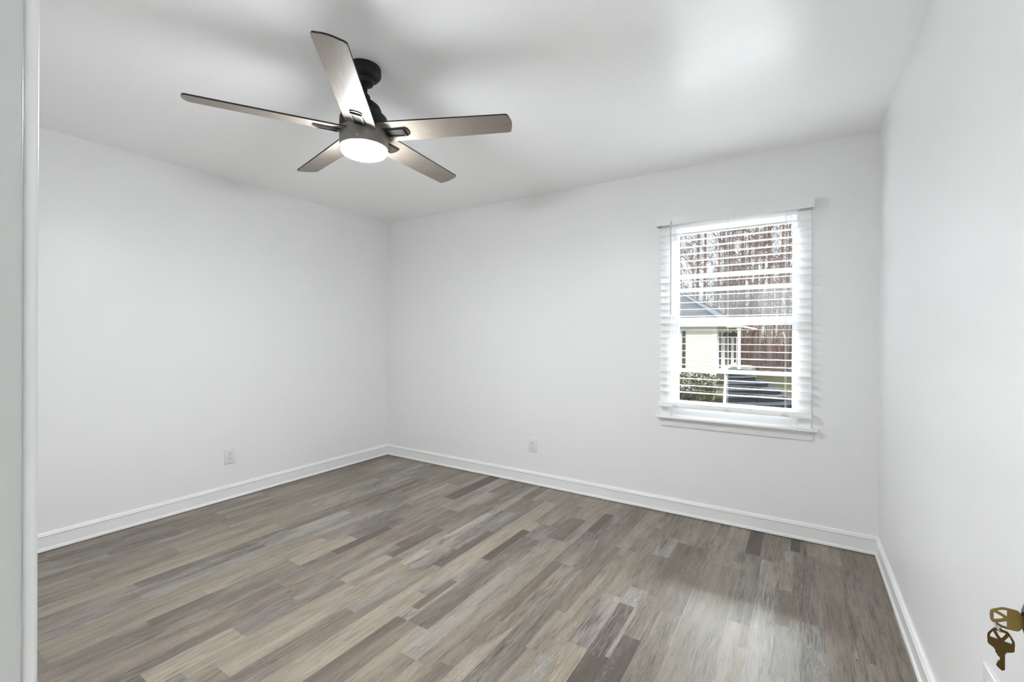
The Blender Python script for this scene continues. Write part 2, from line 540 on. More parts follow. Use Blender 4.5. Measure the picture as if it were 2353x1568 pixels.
# door frame
bm = B()
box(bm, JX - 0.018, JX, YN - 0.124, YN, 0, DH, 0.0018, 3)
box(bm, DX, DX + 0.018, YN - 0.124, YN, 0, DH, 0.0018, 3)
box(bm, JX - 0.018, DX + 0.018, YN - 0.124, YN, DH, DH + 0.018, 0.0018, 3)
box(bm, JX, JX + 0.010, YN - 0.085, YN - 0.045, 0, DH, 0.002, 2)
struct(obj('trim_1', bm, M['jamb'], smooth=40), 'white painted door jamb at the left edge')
bm = B()
def casing_v(bm, xin, xout, y0):
    s = 1 if xout > xin else -1
    box(bm, min(xin, xin + s * 0.055), max(xin, xin + s * 0.055), y0, y0 + 0.0094, 0, DH + 0.005, 0.003, 3)
    box(bm, min(xin + s * 0.018, xin + s * 0.057), max(xin + s * 0.018, xin + s * 0.057), y0, y0 + 0.0110, 0, DH + 0.05, 0.004, 3)
casing_v(bm, JX - 0.006, -1, YN)
box(bm, JX - 0.06, DX + 0.03, YN, YN + 0.0094, DH + 0.006, DH + 0.06, 0.003, 3)
struct(obj('trim_2', bm, M['trim'], smooth=40), 'white door casing on the near wall')

# baseboards with a bead along the top and a shoe moulding
BP = [(0, 0.0035), (0.0195, 0.0035), (0.020, 0.010), (0.017, 0.018), (0.012, 0.022), (0.0115, 0.084), (0.0150, 0.087), (0.0155, 0.091),
      (0.0125, 0.0945), (0.0115, 0.096), (0.0115, 0.1005), (0.0085, 0.105), (0.004, 0.108), (0, 0.108)]
bm = B(); profile_run(bm, BP, (XL, YB), (XL, YN), (1, 0), 1, 0)
struct(obj('baseboard_left', bm, M['trim'], smooth=25), 'white baseboard under the left wall')
bm = B(); profile_run(bm, BP, (XL, YB), (XR, YB), (0, -1), 1, 1)
struct(obj('baseboard_back', bm, M['trim'], smooth=25), 'white baseboard under the window wall')
bm = B(); profile_run(bm, BP, (XR, YB), (XR, YN), (-1, 0), 1, 0)
struct(obj('baseboard_right', bm, M['trim'], smooth=25), 'white baseboard under the right wall')
bm = B(); profile_run(bm, BP, (XL, YN), (JX - 0.07, YN), (0, 1), 1, 0)
struct(obj('baseboard_front', bm, M['trim'], smooth=25))

# ------------------------------------------------------------------ window
win = struct(empty('window_1', (0.5 * (WX0 + WX1), YB, WZ0)), 'white double-hung window with a storm rail, behind the blind')
def wpart(name, bm, mat, smooth=40):
    o = obj(name, bm, mat, None, smooth)
    o.parent = win
    o.matrix_parent_inverse = Matrix.Translation(win.location).inverted()
    o['kind'] = 'structure'
    return o
# casing (flat boards on the wall), stops, jamb liner
bm = B()
box(bm, -0.846, WX0 + 0.004, YB - 0.011, YB, 0.690, 2.10, 0.002, 2)
box(bm, WX1 - 0.004, 0.058, YB - 0.011, YB, 0.690, 2.10, 0.002, 2)
box(bm, WX0 + 0.0035, WX1 - 0.0035, YB - 0.0106, YB, 2.041, 2.0996, 0.001, 2)
wpart('window_casing', bm, M['vinyl'])
bm = B()
box(bm, WX0, WX0 + 0.014, YB - 0.004, YB + WT, WZ0, WZ1, 0.0015, 2)
box(bm, WX1 - 0.014, WX1, YB - 0.004, YB + WT, WZ0, WZ1, 0.0015, 2)
box(bm, WX0 + 0.013, WX1 - 0.013, YB - 0.0036, YB + WT - 0.0004, WZ1 - 0.014, WZ1, 0.001, 2)
box(bm, WX0 + 0.013, WX1 - 0.013, YB + 0.012, YB + WT + 0.02, WZ0, WZ0 + 0.018, 0.001, 2)
wpart('window_jamb', bm, M['vinyl'])
# stool with a rounded nose and horns, apron
bm = B()
box(bm, -0.872, 0.096, YB - 0.055, YB + 0.0, 0.677, 0.692, 0.006, 4)
box(bm, WX0 + 0.001, WX1 - 0.001, YB - 0.0005, YB + 0.03, 0.6772, 0.6915)
wpart('window_stool', bm, M['trim'])
bm = B()
box(bm, -0.844, 0.068, YB - 0.013, YB, 0.619, 0.677, 0.002, 2)
box(bm, -0.846, 0.070, YB - 0.026, YB, 0.664, 0.677, 0.004, 3)
wpart('window_apron', bm, M['wall'])
# sashes
GX0, GX1 = -0.737, -0.0435
def sash(name, y0, y1, z0, z1, gz0, gz1, mun):
    bm = B()
    x0, x1 = WX0 + 0.014, WX1 - 0.014
    box(bm, x0, GX0, y0, y1, z0, z1, 0.003, 2)
    box(bm, GX1, x1, y0, y1, z0, z1, 0.003, 2)
    box(bm, GX0 - 0.002, GX1 + 0.002, y0 + 0.0006, y1 - 0.0006, z0 + 0.0004, gz0, 0.002, 2)
    box(bm, GX0 - 0.002, GX1 + 0.002, y0 + 0.0006, y1 - 0.0006, gz1, z1 - 0.0004, 0.002, 2)
    box(bm, GX0 - 0.002, GX1 + 0.002, y0 + 0.006, y1 - 0.006, mun[0], mun[1], 0.003, 2)
    s = wpart(name, bm, M['vinyl'])
    bm = B(); ym = 0.5 * (y0 + y1)
    box(bm, GX0 - 0.004, GX1 + 0.004, ym - 0.0015, ym + 0.0015, gz0 - 0.004, gz1 + 0.004)
    g = obj('window_pane', bm, M['glass'], None)
    g.parent = s
    g['kind'] = 'structure'
sash('lower_sash', YB + 0.018, YB + 0.050, 0.694, 1.381, 0.800, 1.330, (1.003, 1.029))
sash('upper_sash', YB + 0.056, YB + 0.088, 1.334, 2.031, 1.385, 1.980, (1.664, 1.689))
# storm window: aluminium rail and the dusty lower pane showing above the meeting rail
bm = B()
box(bm, WX0 + 0.014, WX1 - 0.014, YB + 0.104, YB + 0.122, 1.573, 1.598, 0.002, 2)
box(bm, WX0 + 0.014, GX0 - 0.004, YB + 0.104, YB + 0.122, 0.70, 2.03, 0.002, 2)
box(bm, GX1 + 0.008, WX1 - 0.014, YB + 0.104, YB + 0.122, 0.70, 2.03, 0.002, 2)
st = wpart('storm_rail', bm, M['vinyl'])
bm = B(); box(bm, GX0 - 0.02, GX1 + 0.02, YB + 0.112, YB + 0.115, 1.36, 1.574)
g = wpart('storm_pane', bm, M['dusty'])

# ------------------------------------------------------------------ horizontal blind
blind = empty('window_blind', (-0.395, YB - 0.04, 2.03))
tag(blind, 'white horizontal slat blind, slats open, hung over the window', 'blind')
def bpart(name, bm, mat, smooth=40, parent=None):
    o = obj(name, bm, mat, None, smooth)
    o.parent = parent or blind
    o.matrix_parent_inverse = Matrix.Translation(blind.location).inverted()
    return o
BX0, BX1 = -0.846, 0.058
YF, YR = YB - 0.066, YB - 0.0155
bm = B()
box(bm, -0.866, 0.071, YB - 0.082, YB - 0.070, 2.030, 2.096, 0.003, 3)
box(bm, -0.8655, -0.854, YB - 0.0699, YB, 2.0305, 2.0955)
box(bm, 0.059, 0.0705, YB - 0.0699, YB, 2.0305, 2.0955)
bpart('valance', bm, M['wall'])
bm = B(); box(bm, BX0, BX1 - 0.001, YF, YR, 2.042, 2.090, 0.002, 2)
bpart('head_rail', bm, M['blind'])
bm = B()
rnd = random.Random(5)
for k in range(25):
    z = 2.0134 - 0.0477 * k
    # gently crowned slat
    n = 6; t = 0.0028; th = R(rnd.uniform(-0.8, 0.8))
    top, bot = [], []
    for i in range(n + 1):
        u = i / n
        y = YF + (YR - YF) * u
        zz = z + 0.0016 * (1 - (2 * u - 1) ** 2) + (y - 0.5 * (YF + YR)) * math.tan(th)
        top.append((y, zz + t / 2)); bot.append((y, zz - t / 2))
    ring = top + bot[::-1]
    a = [bm.verts.new((BX0, y, zz)) for y, zz in ring]
    b_ = [bm.verts.new((BX1, y, zz)) for y, zz in ring]
    m = len(ring)
    for i in range(m): bm.faces.new((a[i], a[(i + 1) % m], b_[(i + 1) % m], b_[i]))
    bm.faces.new(a); bm.faces.new(b_)
bpart('slat_panel', bm, M['blind'], 30)
bm = B()
box(bm, BX0 - 0.003, BX1 + 0.001, YF - 0.004, YR, 0.760, 0.784, 0.003, 3)
box(bm, BX0 - 0.003, BX1 + 0.001, YF - 0.001, YR, 0.788, 0.793, 0.001, 2)
box(bm, BX0 + 0.0, BX1, YF + 0.004, YR - 0.004, 0.7835, 0.7885)
bpart('bottom_rail', bm, M['blind'])
bm = B(); tube(bm, [(-0.757, YB - 0.0885, 2.05), (-0.757, YB - 0.0885, 1.405)], 0.0045, 8)
tube(bm, [(-0.757, YB - 0.0885, 2.05), (-0.757, YB - 0.075, 2.062), (-0.757, YB - 0.060, 2.066)], 0.0025, 6)
bpart('tilt_wand', bm, M['wand'])
for cx in (-0.733, -0.405, -0.078):
    bm = B()
    for y in (YF - 0.0015, YR + 0.0012):
        tube(bm, [(cx, y, 2.045), (cx, y, 0.79)], 0.0008, 5)
    tube(bm, [(cx + 0.008, YF - 0.0015, 2.045), (cx + 0.008, YF - 0.0015, 0.79)], 0.0006, 5)
    c = bpart('ladder_cord', bm, M['cord'])
    bm = B()
    box(bm, cx - 0.016, cx + 0.020, YF - 0.0065, YF - 0.003, 0.764, 0.781, 0.002, 2)
    tube(bm, [(cx - 0.014, YF - 0.006, 0.779), (cx, YF - 0.009, 0.770), (cx + 0.016, YF - 0.006, 0.760)], 0.0016, 6)
    bpart('cord_clip', bm, M['clip'])
bm = B(); lathe(bm, [(0.0, 0), (0.009, 0), (0.009, 0.003), (0, 0.004)], 16, M=Matrix.Translation((-0.405, YB - 0.060, 2.039)) @ Matrix.Diagonal((1.6, 0.8, 1, 1)))
bpart('cord_hole', bm, M['slot'])

# ------------------------------------------------------------------ outlets
def outlet(loc, rz, label, w=0.078, h=0.118):
    """duplex outlet; local x along the wall, local -y out of the wall, origin at the plate's centre on the wall"""
    root = empty('wall_outlet', loc, rz)
    tag(root, label, 'outlet', 'duplex wall outlets')
    bm = B()
    box(bm, -w / 2, w / 2, -0.006, 0, -h / 2, h / 2, 0.0028, 3)
    obj('outlet_plate', bm, M['plate'], root, 40)
    for s in (1, -1):
        bm = B()
        pts = []
        for i in range(32):
            a = 2 * PI * i / 32
            pts.append((0.0172 * math.cos(a), max(-0.0135, min(0.0135, 0.0172 * math.sin(a)))))
        Mx = Matrix.Translation((0, -0.006, s * 0.0195)) @ Matrix.Rotation(PI / 2, 4, 'X')
        prism(bm, pts, [], 0, 0.0022, Mx)
        r_ = obj('receptacle', bm, M['plate'], root, 40)
        bm = B()
        for (x0, x1, z0, z1) in ((-0.0080, -0.0056, -0.0005, 0.0080), (0.0056, 0.0080, 0.0005, 0.0075)):
            box(bm, x0, x1, -0.0086, -0.0080, s * 0.0195 + z0, s * 0.0195 + z1)
        lathe(bm, [(0.0027, 0), (0.0027, 0.0006)], 14, M=Matrix.Translation((0, -0.0080, s * 0.0195 - 0.0072)) @ Matrix.Rotation(PI / 2, 4, 'X'))
        obj('socket_slot', bm, M['slot'], r_)
    bm = B(); lathe(bm, [(0.0034, 0), (0.003, 0.0014), (0, 0.0017)], 16, M=Matrix.Translation((0, -0.006, 0)) @ Matrix.Rotation(PI / 2, 4, 'X'))
    obj('plate_screw', bm, M['screw'], root, 40)
    return root
outlet((XL, 1.745, 0.3305), PI / 2, 'white duplex outlet on the left wall, above its baseboard')
outlet((-1.905, YB, 0.3285), 0.0, 'white duplex outlet on the window wall, left of the window')
outlet((XR, 1.498, 0.404), -PI / 2, 'white outlet plate on the right wall, cut by the bottom frame edge', 0.090, 0.122)

# ------------------------------------------------------------------ ceiling fan
FX, FY, ZB = -1.633, 1.331, 2.150
fan = empty('ceiling_fan', (FX, FY, ZC))
tag(fan, 'black five-blade ceiling fan with pale oak blades and a lit round lamp', 'ceiling fan')
dz = -ZC
def fpart(name, prof, mat, smooth=35, mi=0):
    drop = 0.0 if name == 'canopy' else -0.019
    bm = B(); lathe(bm, [(r, z + dz + drop) for r, z in prof], 64)
    return obj(name, bm, mat, fan, smooth)
fpart('canopy', [(0.0, 2.44), (0.070, 2.44), (0.072, 2.436), (0.072, 2.408), (0.069, 2.402), (0.060, 2.392), (0.050, 2.386), (0.043, 2.384),
                 (0.040, 2.378), (0.037, 2.366), (0.030, 2.362), (0.0, 2.362)], M['black'])
fpart('downrod', [(0.0, 2.389), (0.0135, 2.389), (0.0135, 2.30), (0.0, 2.30)], M['black'])
fpart('motor_housing', [(0.0, 2.338), (0.022, 2.338), (0.026, 2.332), (0.027, 2.316), (0.038, 2.310), (0.050, 2.302), (0.066, 2.288), (0.074, 2.272),
                        (0.077, 2.258), (0.080, 2.252), (0.090, 2.246), (0.098, 2.238), (0.1025, 2.226), (0.1035, 2.208), (0.1035, 2.1765), (0.0, 2.1765)], M['black'])
fpart('lamp_housing', [(0.0, 2.176), (0.1035, 2.176), (0.1035, 2.140), (0.1035, 2.106), (0.102, 2.101), (0.099, 2.0995), (0.097, 2.101), (0.0, 2.102)], M['housing_glare'])
fpart('lamp_diffuser', [(0.0965, 2.1018), (0.0968, 2.092), (0.0955, 2.083), (0.091, 2.076), (0.080, 2.0705), (0.060, 2.0670), (0.036, 2.0655), (0.016, 2.065), (0.0, 2.065)], M['lamp'], 60)
for a in (R(-55), R(65), R(185)):
    bm = B()
    lathe(bm, [(0.0028, 0), (0.0028, 0.002), (0, 0.0025)], 10, M=Matrix.Rotation(a, 4, 'Z') @ Matrix.Translation((0.103, 0, 2.098 + dz)) @ Matrix.Rotation(PI / 2, 4, 'Y'))
    obj('housing_screw', bm, M['screw'], fan)

def blade_mesh():
    """blade along +x, pitched about x by the object; underside oak, top and edges dark"""
    bm = B()
    r0, r1 = 0.070, 0.660
    def half(u):          # half width along the blade
        return 0.0655 - 0.0105 * u
    out = []
    n = 24
    tipr = 0.018
    for i in range(n + 1):
        u = i / n
        x = r0 + (r1 - tipr - r0) * u
        out.append((x, -half(u)))
    hw = half(1)
    # rounded corners + slightly arched end
    for i in range(1, 8):
        a = -PI / 2 + (PI / 2) * i / 8
        out.append((r1 - tipr + tipr * math.cos(a) * 0.8, -hw + tipr + tipr * math.sin(a)))
    for i in range(0, 9):
        v = -1 + 2 * i / 8
        out.append((r1 - 0.004 + 0.007 * (1 - v * v), v * (hw - tipr)))
    up = [(x, -y) for x, y in out[:n + 8]]
    out = out + up[::-1]
    t = 0.0032
    lo = [bm.verts.new((x, y, -t)) for x, y in out]
    hi = [bm.verts.new((x, y, t)) for x, y in out]
    k = len(out)
    f = bm.faces.new(lo); f.material_index = 0
    f = bm.faces.new(hi); f.material_index = 1
    for i in range(k):
        bm.faces.new((lo[i], lo[(i + 1) % k], hi[(i + 1) % k], hi[i])).material_index = 1
    bmesh.ops.recalc_face_normals(bm, faces=bm.faces)
    me = bpy.data.meshes.new('blade'); bm.to_mesh(me); bm.free()
    me.materials.append(M['oak']); me.materials.append(M['edge'])
    return me
def bracket_mesh():
    """arm under the blade: neck, plate with a rounded end, raised frame around a recessed panel"""
    bm = B()
    pts = [(0.060, -0.022), (0.100, -0.026), (0.195, -0.027)]
    for i in range(1, 12):
        a = -PI / 2 + PI * i / 12
        pts.append((0.195 + 0.013 * math.cos(a), 0.027 * math.sin(a)))
    pts += [(0.195, 0.027), (0.100, 0.026), (0.060, 0.022)]
    prism(bm, pts, [], -0.0070, -0.0034)
    fr_o = [(0.108, -0.0225), (0.192, -0.0235), (0.192, 0.0235), (0.108, 0.0225)]
    fr_i = [(0.112, -0.0175), (0.185, -0.0185), (0.185, 0.0185), (0.112, 0.0175)]
    prism(bm, fr_o, [fr_i], -0.0125, -0.0070)
    box(bm, 0.115, 0.182, -0.0150, 0.0150, -0.0085, -0.0069, 0.001, 2)
    me = bpy.data.meshes.new('blade_bracket')
    bmesh.ops.recalc_face_normals(bm, faces=bm.faces)
    bm.to_mesh(me); bm.free()
    me.materials.append(M['bronze'])
    return me
bme, kme = blade_mesh(), bracket_mesh()
A0 = -120.24
for k in range(5):
    bl = link('blade', bme, fan)
    bl.location = (0, 0, ZB - ZC)
    bl.rotation_euler = (Matrix.Rotation(R(A0 + 72 * k), 4, 'Z') @ Matrix.Rotation(R(-12.0), 4, 'X')).to_euler()
    bk = link('blade_bracket', kme, bl)
    bk['label'] = 'dark bronze blade bracket'

# ------------------------------------------------------------------ open door (just outside the frame), its knob, keys
door = struct(empty('door_1', (DX + 0.012, YN + 0.02, 0.0)), 'white door standing open against the right wall')
def dpart(name, bm, mat, smooth=40):
    o = obj(name, bm, mat, None, smooth)
    o.parent = door
    o.matrix_parent_inverse = Matrix.Translation(door.location).inverted()
    return o
KX, KY, KZ = 0.2393, 0.8225, 0.8925       # centre of the knob's face
DF = KX + 0.062                           # door face
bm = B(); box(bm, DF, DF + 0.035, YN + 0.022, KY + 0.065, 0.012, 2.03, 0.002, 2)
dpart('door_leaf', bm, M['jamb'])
bm = B()
Mk = Matrix.Translation((KX, KY, KZ)) @ Matrix.Rotation(PI / 2, 4, 'Y')
lathe(bm, [(0, 0), (0.012, 0), (0.0125, -0.001), (0.0185, 0.0002), (0.0245, 0.003), (0.0275, 0.009), (0.0268, 0.020), (0.0215, 0.031), (0.0135, 0.038), (0.0115, 0.048), (0.0125, 0.054),
           (0.030, 0.056), (0.033, 0.060), (0.033, 0.0625), (0, 0.0625)], 48, M=Mk)
dpart('door_handle', bm, M['knob'], 35)

def key_plate(blade=True):
    """flat key in local x (along its length, bow centre at 0, blade to +x) and y; returns outline and three cut-outs"""
    bow = [(-0.0140, -0.0060), (-0.0125, -0.0078), (-0.0035, -0.0128), (0.0000, -0.0133), (0.0095, -0.0130), (0.0115, -0.0120), (0.0150, -0.0062)]
    if blade:
        lo = [(0.0150, -0.0052), (0.0175, -0.0052), (0.0180, -0.0040), (0.0400, -0.0040), (0.0425, -0.0020)]
        # the cut side
        hi = [(0.0425, -0.0005), (0.0408, 0.0018), (0.0385, 0.0042), (0.0368, 0.0044), (0.0352, 0.0038), (0.0342, 0.0040), (0.0330, 0.0024), (0.0312, 0.0032), (0.0296, 0.0008),
              (0.0272, 0.0012), (0.0258, 0.0002), (0.0238, 0.0030), (0.0218, 0.0036), (0.0200, 0.0052), (0.0168, 0.0054), (0.0150, 0.0068)]
        edge = lo + hi
    else:
        edge = [(0.0150, -0.0042), (0.0400, -0.0042), (0.0400, 0.0042), (0.0150, 0.0042)]
    top = [(x, -y) for x, y in bow[::-1]]
    outline = bow + edge + top + [(-0.0146, 0.0)]
    holes = [[(-0.0112, -0.0050), (-0.0112, 0.0050), (-0.0042, 0.0018), (-0.0020, 0.0), (-0.0042, -0.0018)][::-1],
             [(-0.0085, 0.0078), (-0.0030, 0.0103), (0.0010, 0.0106), (0.0010, 0.0028)],
             [(-0.0085, -0.0078), (-0.0030, -0.0103), (0.0010, -0.0106), (0.0010, -0.0028)][::-1]]
    return outline, holes
def make_key(name, mat, mtx, label, dropcut=False):
    o_, h_ = key_plate()
    bm = B(); prism(bm, o_, h_, -0.0010, 0.0010)
    # milled groove along the blade
    box(bm, 0.018, 0.040, -0.0019, -0.0009, 0.0010, 0.00115)
    box(bm, 0.018, 0.040, -0.0019, -0.0009, -0.00115, -0.0010)
    o = obj(name, bm, mat, None, 30)
    o.matrix_world = mtx
    tag(o, label, 'key')
    return o
# key standing in the lock: blade towards +x (into the knob), plate upright
mk1 = Matrix.Translation((KX - 0.0176, KY, KZ + 0.0005)) @ Matrix.Rotation(R(90), 4, 'X') @ Matrix.Rotation(R(0), 4, 'Z')
key1 = make_key('door_key', M['brass'], mk1, 'brass key standing in the black door knob')
# key hanging below on the chain, blade downwards, its face turned to the doorway
K2 = Vector((0.2157, 0.8167, 0.8670))
xax = Vector((0.0, 0.0, -1.0))
yax = -Vector((0.944, -0.323, 0.0)).normalized()
nrm = xax.cross(yax)
mk2 = Matrix.Translation(K2) @ Matrix((xax, yax, nrm)).transposed().to_4x4() @ Matrix.Scale(0.90, 4)
key2 = make_key('door_key', M['brass_backlit'], mk2, 'brass key coloured dark as if backlit, hanging from the chain below the other key')
# bead chain loop joining both
bm = B()
pa = mk1 @ Vector((-0.0085, -0.0090, 0)); pb = mk2 @ Vector((-0.0125, 0.001, 0))
mid = (pa + pb) * 0.5; d = pb - pa; L_ = d.length / 2 + 0.0012; d.normalize()
sd = Vector((0.50, 0.86, 0)); sd = (sd - d * sd.dot(d)).normalized()
pts = []
for i in range(24):
    a = 2 * PI * i / 24
    pts.append(mid + d * (L_ * math.cos(a)) + sd * (0.0032 * math.sin(a)))
for i, p_ in enumerate(pts):
    bmesh.ops.create_icosphere(bm, subdivisions=2, radius=0.00125, matrix=Matrix.Translation(p_))
tube(bm, pts + [pts[0]], 0.0004, 5, cap=False)
tag(obj('key_chain', bm, M['steel'], None, 60), 'small steel bead chain linking the two brass keys', 'chain')

# ------------------------------------------------------------------ added fill light, unseen in the hall behind the camera
hl = empty('hall_fill_light', (-0.92, -0.80, ZC))
tag(hl, 'added round fill light, unseen in the hallway behind the doorway', 'fill light')
bm = B(); lathe(bm, [(0, 0), (0.19, 0), (0.19, -0.02), (0.175, -0.02), (0, -0.02)], 48); obj('fill_base', bm, M['trim'], hl, 35)
bm = B(); lathe(bm, [(0.175, -0.0205), (0.17, -0.05), (0.14, -0.075), (0.08, -0.09), (0, -0.095)], 48); obj('fill_diffuser', bm, M['hallfill'], hl, 60)


# ------------------------------------------------------------------ outside the window
M['lawn'] = simple('winter_lawn', (0.021, 0.019, 0.010), 0.95, spec=0.0, var=0.5, vscale=3.0)
M['litter'] = simple('leaf_litter', (0.030, 0.020, 0.016), 0.95, spec=0.0, var=0.4, vscale=5.0)
M['bark'] = simple('pine_bark', (0.20, 0.15, 0.13), 0.95, spec=0.0, var=0.4, vscale=9.0)
M['bark_grey'] = simple('hardwood_bark', (0.17, 0.13, 0.115), 0.95, spec=0.0, var=0.35, vscale=9.0)
M['twig'] = simple('bare_twigs', (0.155, 0.123, 0.112), 0.95, spec=0.0, var=0.3, vscale=6.0)
M['brush'] = simple('undergrowth_stems', (0.13, 0.088, 0.074), 0.95, spec=0.0, var=0.45, vscale=2.0)
M['step_top'] = simple('slate_step_tread', (0.015, 0.0165, 0.021), 0.6, spec=0.0, var=0.2, vscale=12)
M['step_dark'] = simple('black_step_riser', (0.020, 0.021, 0.023), 0.6, spec=0.0)
M['nosing'] = simple('pale_step_nosing', (0.12, 0.133, 0.155), 0.6, spec=0.0)
M['concrete'] = simple('pale_concrete', (0.13, 0.127, 0.12), 0.9, spec=0.0, var=0.08, vscale=8)
M['house_white'] = simple('house_white_trim', (0.78, 0.77, 0.73), 0.6)
M['soffit'] = simple('cream_soffit', (0.55, 0.49, 0.39), 0.7)
M['dark_pane'] = simple('dark_house_pane', (0.035, 0.04, 0.05), 0.12)
M['shutter'] = simple('charcoal_shutter', (0.06, 0.055, 0.052), 0.6)
M['fern'] = simple('hanging_plant_leaf', (0.055, 0.06, 0.03), 0.8, var=0.4, vscale=30)

def siding():
    m, nt, b = new_mat('cream_painted_brick')
    tc = nd(nt, 'ShaderNodeTexCoord')
    mp = nd(nt, 'ShaderNodeMapping'); mp.inputs['Rotation'].default_value = (PI / 2, 0, 0)
    br = nd(nt, 'ShaderNodeTexBrick')
    br.inputs['Scale'].default_value = 1.0
    br.inputs['Brick Width'].default_value = 0.42; br.inputs['Row Height'].default_value = 0.115
    br.inputs['Mortar Size'].default_value = 0.010; br.inputs['Mortar Smooth'].default_value = 0.4
    br.inputs['Color1'].default_value = (0.78, 0.76, 0.69, 1); br.inputs['Color2'].default_value = (0.75, 0.73, 0.65, 1)
    br.inputs['Mortar'].default_value = (0.62, 0.58, 0.48, 1)
    nt.links.new(tc.outputs['Object'], mp.inputs['Vector']); nt.links.new(mp.outputs['Vector'], br.inputs['Vector'])
    nt.links.new(br.outputs['Color'], b.inputs['Base Color'])
    b.inputs['Roughness'].default_value = 0.8
    return m
M['siding'] = siding()
def shingles():
    m, nt, b = new_mat('grey_roof_shingles')
    tc = nd(nt, 'ShaderNodeTexCoord')
    sx = nd(nt, 'ShaderNodeSeparateXYZ'); nt.links.new(tc.outputs['Object'], sx.inputs['Vector'])
    wv = nd(nt, 'ShaderNodeMath', operation='MULTIPLY'); wv.inputs[1].default_value = 9.0
    fr = nd(nt, 'ShaderNodeMath', operation='FRACT')
    nt.links.new(sx.outputs['Z'], wv.inputs[0]); nt.links.new(wv.outputs[0], fr.inputs[0])
    nz = nd(nt, 'ShaderNodeTexNoise'); nz.inputs['Scale'].default_value = 5.0; nz.inputs['Detail'].default_value = 4
    nt.links.new(tc.outputs['Object'], nz.inputs['Vector'])
    ad = nd(nt, 'ShaderNodeMath', operation='ADD')
    nt.links.new(fr.outputs[0], ad.inputs[0]); nt.links.new(nz.outputs['Fac'], ad.inputs[1])
    cr = nd(nt, 'ShaderNodeValToRGB')
    cr.color_ramp.elements[0].position = 0.45; cr.color_ramp.elements[0].color = (0.03, 0.031, 0.036, 1)
    cr.color_ramp.elements[1].position = 1.0; cr.color_ramp.elements[1].color = (0.08, 0.084, 0.095, 1)
    nt.links.new(ad.outputs[0], cr.inputs['Fac']); nt.links.new(cr.outputs['Color'], b.inputs['Base Color'])
    b.inputs['Roughness'].default_value = 0.9
    b.inputs['Specular IOR Level'].default_value = 0.0
    return m
M['shingle'] = shingles()
def leafy(name, c0, c1, c2):
    m, nt, b = new_mat(name)
    at = nd(nt, 'ShaderNodeAttribute', attribute_name='shade')
    cr = nd(nt, 'ShaderNodeValToRGB')
    cr.color_ramp.elements[0].color = (*c0, 1); cr.color_ramp.elements[1].color = (*c2, 1)
    e = cr.color_ramp.elements.new(0.55); e.color = (*c1, 1)
    nt.links.new(at.outputs['Fac'], cr.inputs['Fac']); nt.links.new(cr.outputs['Color'], b.inputs['Base Color'])
    b.inputs['Roughness'].default_value = 0.7
    b.inputs['Specular IOR Level'].default_value = 0.15
    return m
M['hedge'] = leafy('hedge_leaves', (0.016, 0.022, 0.007), (0.05, 0.055, 0.017), (0.11, 0.108, 0.04))

# ground: lawn near, leaf litter under the trees
bm = B(); box(bm, -40, 30, YB + WT + 0.02, 27.5, GZ - 0.3, GZ)
struct(obj('ground', bm, M['lawn']), 'olive winter lawn outside the window')
bm = B(); box(bm, -70, 60, 27.5, 120, GZ - 0.3, GZ + 0.02)
struct(obj('ground_woods', bm, M['litter']), 'reddish brown leaf-covered woodland floor')
bm = B(); box(bm, XL - WT, XR + WT, YB + WT - 0.01, YB + WT + 0.02, GZ, -0.004)
struct(obj('wall_foundation', bm, M['siding']))

# neighbouring house wing
house = empty('neighbour_house', (-3.30, 23.0, GZ))
tag(house, 'cream brick house with a grey shingled hip roof and side porch', 'house')
def hpart(name, bm, mat, parent=None, smooth=None):
    o = obj(name, bm, mat, None, smooth)
    o.parent = parent or house
    if parent is None:
        o.matrix_parent_inverse = Matrix.Translation(house.location).inverted()
    return o
HXR, HYF, HYB, HZE = -3.30, 23.0, 31.0, 1.80
bm = B(); box(bm, -15, HXR, HYF, HYB, GZ, HZE)
hpart('house_wall', bm, M['siding'])
bm = B()
ex0, ex1, ey0, ey1 = -15.4, HXR + 0.42, HYF - 0.42, HYB + 0.42
rz = HZE + 0.10
ry = 0.5 * (ey0 + ey1); rh = (ey1 - ey0) / 2 * 0.66; rx = ex1 - (ey1 - ey0) / 2
v = [bm.verts.new(p) for p in ((ex0, ey0, rz), (ex1, ey0, rz), (ex1, ey1, rz), (ex0, ey1, rz), (ex0 + 3, ry, rz + rh), (rx, ry, rz + rh))]
for f in ((0, 1, 5, 4), (1, 2, 5), (2, 3, 4, 5), (3, 0, 4), (3, 2, 1, 0)): bm.faces.new([v[i] for i in f])
hpart('roof', bm, M['shingle'])
bm = B()
tube(bm, [(ex1, ey0, rz + 0.03), (rx, ry, rz + rh + 0.03)], 0.035, 6)
tube(bm, [(ex1, ey1, rz + 0.03), (rx, ry, rz + rh + 0.03)], 0.035, 6)
hpart('hip_cap', bm, M['shingle'])
bm = B(); box(bm, ex0, ex1, ey0, ey1, HZE - 0.02, HZE + 0.11)
hpart('soffit', bm, M['soffit'])
bm = B(); box(bm, ex0, ex1 + 0.02, ey0 - 0.02, ey0, HZE - 0.05, HZE + 0.13); box(bm, ex1, ex1 + 0.02, ey0, ey1, HZE - 0.05, HZE + 0.13)
hpart('fascia', bm, M['house_white'])
